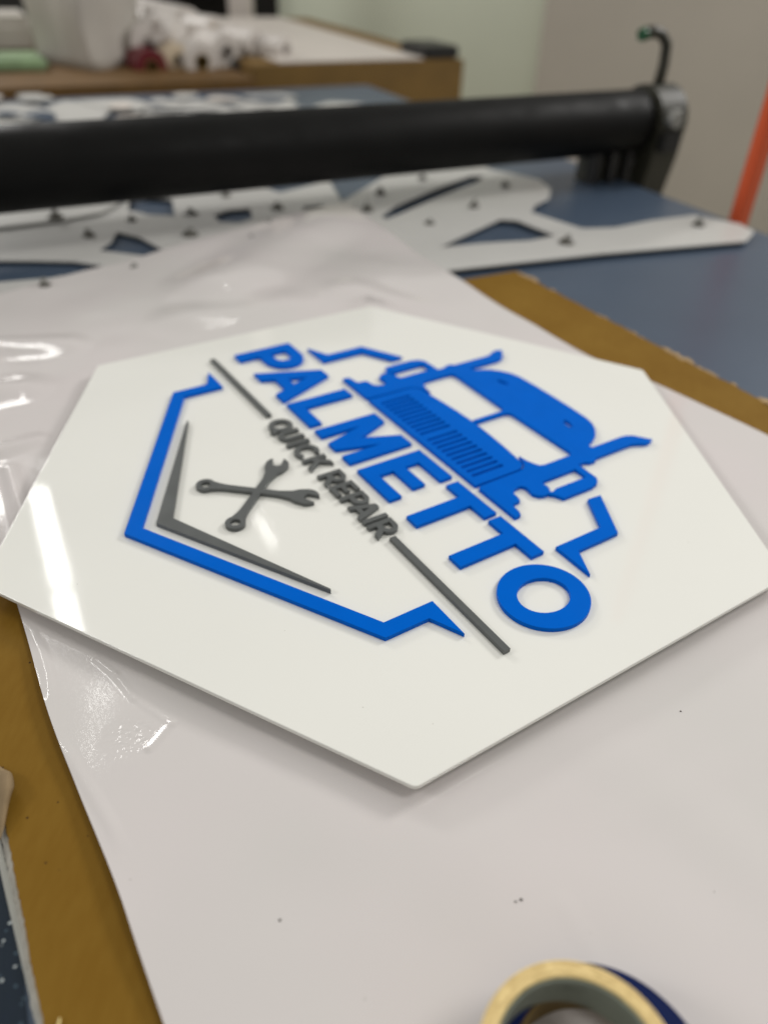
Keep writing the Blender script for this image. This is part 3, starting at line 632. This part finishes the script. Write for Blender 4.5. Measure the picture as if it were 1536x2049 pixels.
for px, py, z, lb in studs:
    p = at(px, py, z)
    if base is None:
        base = empty('stud', p)
        lathe('rubber_foot', [(0.0001, 0), (.0115, 0), (.0110, .003), (.0065, .007), (.0045, .009), (.0001, .009)], 'stud', base, 20)
        lathe('stem', [(0.0001, .0091), (.0042, .0091), (.0042, .014), (.0034, .015), (.0001, .015)], 'stem', base, 14); r_ = base
    else:
        r_ = base.copy(); COL.objects.link(r_)
        for c in list(base.children): d = c.copy(); COL.objects.link(d); d.parent = r_
        r_.location = p; k_ = random.uniform(.75, 1.15); r_.scale = (k_, k_, random.uniform(.45, 1.1)); r_.rotation_euler = (random.uniform(-.12, .12), random.uniform(-.12, .12), 0)
    tag(r_, lb, 'stud', 'dark studs standing on the white cut-out sheets')

# ================================================================== BENCHES AND CLUTTER BEHIND
def tw(a, b, z=0): return c_fr + E1 * a + E2 * b + Vector((0, 0, z))     # table frame: across, beyond far edge
b1p = empty('back_bench', tw(-.34, .10), TH); tag(b1p, 'low bench with a brown board edge behind the blue table, left, carrying rolls', 'bench')
box_obj('bench_top', (-3.2, 0, -.03), (0, 1.7, .012), 'bench', b1p, bev=.002)
for x in (-3.1, -.1):
    for y in (.1, 1.6): box_obj('leg', (x - .03, y - .03, -.9), (x + .03, y + .03, -.031), 'dark', b1p)
bx = empty('brown_box', tw(-.335, .16), TH); tag(bx, 'large brown cardboard box standing behind the table corner, covered by white sheets', 'box')
fx = tw(-.335, .16)
box_obj('box_body', (0.01, 0, -.9), (.80, 1.5, .042), 'box', bx, bev=.004)
o = box_obj('paper_stack', (0.10, .01, .0425), (.64, 1.45, .050), 'paper', None, bev=.003); o.location = fx; o.rotation_euler = (0, 0, TH); tag(o, 'pale stack of paper sheets lying on the large brown box', 'paper')
o = box_obj('navy_sheet', (0.12, .25, .0505), (.22, 1.3, .056), 'navy', None, bev=.001); o.location = fx; o.rotation_euler = (0, 0, TH); tag(o, 'narrow dark navy strip lying on the pale paper stack', 'strip')
o = box_obj('black_case', (.65, .02, .0425), (.79, .22, .082), 'dark', None, bev=.008); o.location = fx; o.rotation_euler = (0, 0, TH); tag(o, 'small black case on the right corner of the large brown box', 'case')
# white bag standing with one corner towards the viewer
ct = pd(165, 168, 2.98); bm = bmesh.new(); bmesh.ops.create_cube(bm, size=1)
bmesh.ops.subdivide_edges(bm, edges=bm.edges[:], cuts=14, use_grid_fill=True)
for v in bm.verts:
    q = v.co.copy(); k = 1 + .10 * q.z; n_ = Vector((noise.noise(q * 2.2), noise.noise(q * 2.2 + Vector((5, 0, 0))), noise.noise(q * 2.2 + Vector((0, 9, 0)))))
    fx_ = .5 * (abs(q.x) ** 3 * 8) ** 0; v.co = Vector((q.x * .25 * k, q.y * .25 * k, (q.z + .5) * .46)) + n_ * .022
o = from_bm('white_bag', bm, 'bag', None, True); o.location = (ct.x - .01, ct.y + .16, .013); o.rotation_euler = (0, 0, math.radians(62))
tag(o, 'big white paper bag standing on the back bench left of the rolls', 'bag')
# rolls, pointing at the viewer
def roll(px, py, dist, r, L_, m, corem, lab, yaw=0):
    d = (Matrix.Rotation(yaw, 3, 'Z') @ E2); c = pd(px, py, dist)
    rt = empty('vinyl_roll', c, math.atan2(d.y, d.x) - math.pi / 2); tag(rt, lab, 'roll', 'rolls of vinyl on the back bench')
    w = lathe('wound_vinyl', ringprof(r * .42, r, 0, L_, .002), m, rt, 40); k = lathe('core', ringprof(r * .36, r * .415, -.006, L_ + .006, .001), corem, rt, 30)
    for q in (w, k): q.rotation_euler = (-math.pi / 2, 0, 0)
bench_z = .012
roll(305, 135, 2.98, .052, 1.1, 'maroon', 'core', 'dark maroon vinyl roll beside the white bag', .1)
roll(300, 88, 3.08, .062, 1.2, 'paper_roll', 'paper_roll', 'white roll lying on the maroon roll', .12)
roll(357, 120, 3.02, .045, 1.2, 'cream', 'cream', 'cream roll between the maroon roll and the one with the brown core', .12)
roll(405, 124, 3.0, .055, 1.2, 'paper_roll', 'core', 'white roll showing a brown cardboard core', .12)
roll(455, 104, 3.06, .055, 1.2, 'paper_roll', 'paper_roll', 'white roll right of the brown-cored roll', .12)
roll(572, 98, 3.05, .036, .9, 'paper_roll', 'paper_roll', 'long pale roll whose end lies nearest the paper stack', .5)
roll(515, 88, 3.1, .045, 1.0, 'paper_roll', 'paper_roll', 'thick pale roll lying slanted behind the short black roll', .5)
roll(430, 62, 3.2, .045, 1.0, 'paper_roll', 'cream', 'pale slanted roll resting on top of the brown-cored roll', .45)
roll(375, 60, 3.3, .07, 1.2, 'paper_roll', 'paper_roll', 'white roll at the back on top of the pile', .15)
roll(492, 138, 3.02, .03, .8, 'dark', 'dark', 'short black roll against the left side of the brown box', .05)
def crumple(name, c, sx, sy, sz, m, seed, lab, cat):
    bm = bmesh.new(); bmesh.ops.create_icosphere(bm, subdivisions=5, radius=1)
    for v in bm.verts:
        n_ = 1 + .35 * noise.noise(v.co * 1.6 + Vector((seed, 0, 0))) + .12 * abs(noise.noise(v.co * 3 + Vector((0, seed, 0))))
        v.co = Vector((v.co.x * sx * n_, v.co.y * sy * n_, max(v.co.z, -.35) * sz * n_))
    o = from_bm(name, bm, m); o.location = c; o.rotation_euler = (0, 0, TH); tag(o, lab, cat)
crumple('crumpled_plastic', pd(320, 62, 3.15), .07, .08, .07, 'paper_roll', 8, 'small crumpled white plastic bag between the big bag and the rolls', 'plastic bag')
# pale column, green pad and grey block far left
pp = pd(488, 100, 4.6); o = box_obj('pale_column', (-.055, -.05, -.9), (.055, .05, 2.0), 'paper', None, bev=.004); o.location = (pp.x, pp.y, 0); tag(o, 'pale upright column rising behind the rolls', 'column')
gp = pd(45, 150, 3.02); o = box_obj('green_pad', (-.16, -.06, .0125), (.08, .16, .045), 'green', None, bev=.012); o.location = (gp.x, gp.y, 0); o.rotation_euler = (0, 0, TH); tag(o, 'pale green stack of paper at the far left of the back bench', 'paper')
gp = pd(20, 100, 3.4); o = box_obj('grey_bin', (-.2, -.12, .0125), (.1, .2, .13), 'bag', None, bev=.03); o.location = (gp.x, gp.y, 0); o.rotation_euler = (0, 0, TH); tag(o, 'pale grey bin behind the green paper stack', 'bin')
nb = pd(215, 10, 5.0); o = box_obj('navy_crate', (-.3, 0, .1), (.55, .3, .62), 'navy', None, bev=.01); o.location = (nb.x, nb.y, 0); tag(o, 'dark navy crate on the shelf behind the big white bag', 'crate')
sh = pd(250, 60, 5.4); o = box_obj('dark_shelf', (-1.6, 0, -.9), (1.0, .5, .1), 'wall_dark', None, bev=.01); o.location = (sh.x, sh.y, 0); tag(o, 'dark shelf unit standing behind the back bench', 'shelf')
pb = pd(1160, 322, 2.75); o = box_obj('pale_bin', (-.16, -.1, -.9), (.16, .15, -.03), 'paper', None, bev=.02); o.location = (pb.x, pb.y, 0); o.rotation_euler = (0, 0, TH); tag(o, 'pale bin on the floor seen below the right end of the roller', 'bin')

# ================================================================== LIGHT
def area(name, loc, tgt, sx, sy, power, col, rz=None):
    l = bpy.data.lights.new(name, 'AREA'); l.shape = 'RECTANGLE'; l.size = sx; l.size_y = sy; l.energy = power; l.color = col
    o = bpy.data.objects.new(name, l); COL.objects.link(o); o.location = loc
    if rz is None:
        d = Vector(tgt) - Vector(loc); o.rotation_euler = d.to_track_quat('-Z', 'Y').to_euler()
    else: o.rotation_euler = (0, 0, rz)
    return o
ra = math.atan2(E2.y, E2.x) - math.pi / 2
# fluorescent tubes mirrored in the panel
area('ceiling_tube_light', (-1.60, 2.84, 2.0), None, .075, .80, 3.6, (1, .99, .95), ra)
area('ceiling_tube_light', (-1.205, 2.09, 2.0), None, .075, .80, 3.6, (1, .99, .95), ra)
area('small_ceiling_light', (-.575, 2.93, 2.0), None, .010, .27, .26, (1, .98, .94), ra)
area('left_stand_in_light', (-3.2, 4.1, 2.0), (0, .6, 0), 1.1, .7, 52, (1, .98, .955))  # stand-in for broad overhead light, moved aside to stay out of the reflections
area('near_left_fill_light', (-3.0, -.1, 2.2), (0, 1.0, 0), .9, .7, 24, (1, .98, .955))  # added fill that reaches the far film corner without the roller blocking it
area('right_stand_in_light', (2.9, 2.9, 2.2), (.1, .6, 0), 1.0, .8, 76, (1, .98, .95))  # added side light replacing overhead light, lifts the right side and far film
area('overhead_fill_light', (.85, .22, 1.4), (.1, .4, 0), .45, .45, 6.8, (1, .98, .95))  # added low fill that brightens the near right end of the panel
W_ = bpy.data.worlds.new('World'); S.world = W_; W_.use_nodes = True
bg = W_.node_tree.nodes['Background']; bg.inputs[0].default_value = (1, .98, .94, 1); bg.inputs[1].default_value = .385

# ================================================================== CAMERA
cd = bpy.data.cameras.new('camera'); cam = bpy.data.objects.new('camera', cd); COL.objects.link(cam); S.camera = cam
cam.matrix_world = Matrix.Translation((0, 0, CZ)) @ RM.to_4x4()
cd.sensor_fit = 'VERTICAL'; cd.sensor_height = 36; cd.lens = F / 2049 * 36; cd.clip_start = .02; cd.clip_end = 60
cd.dof.use_dof = True; cd.dof.focus_distance = .51; cd.dof.aperture_fstop = 3.0
S.view_settings.view_transform = 'Standard'; S.view_settings.look = 'None'; S.view_settings.gamma = 1; S.view_settings.exposure = -.07
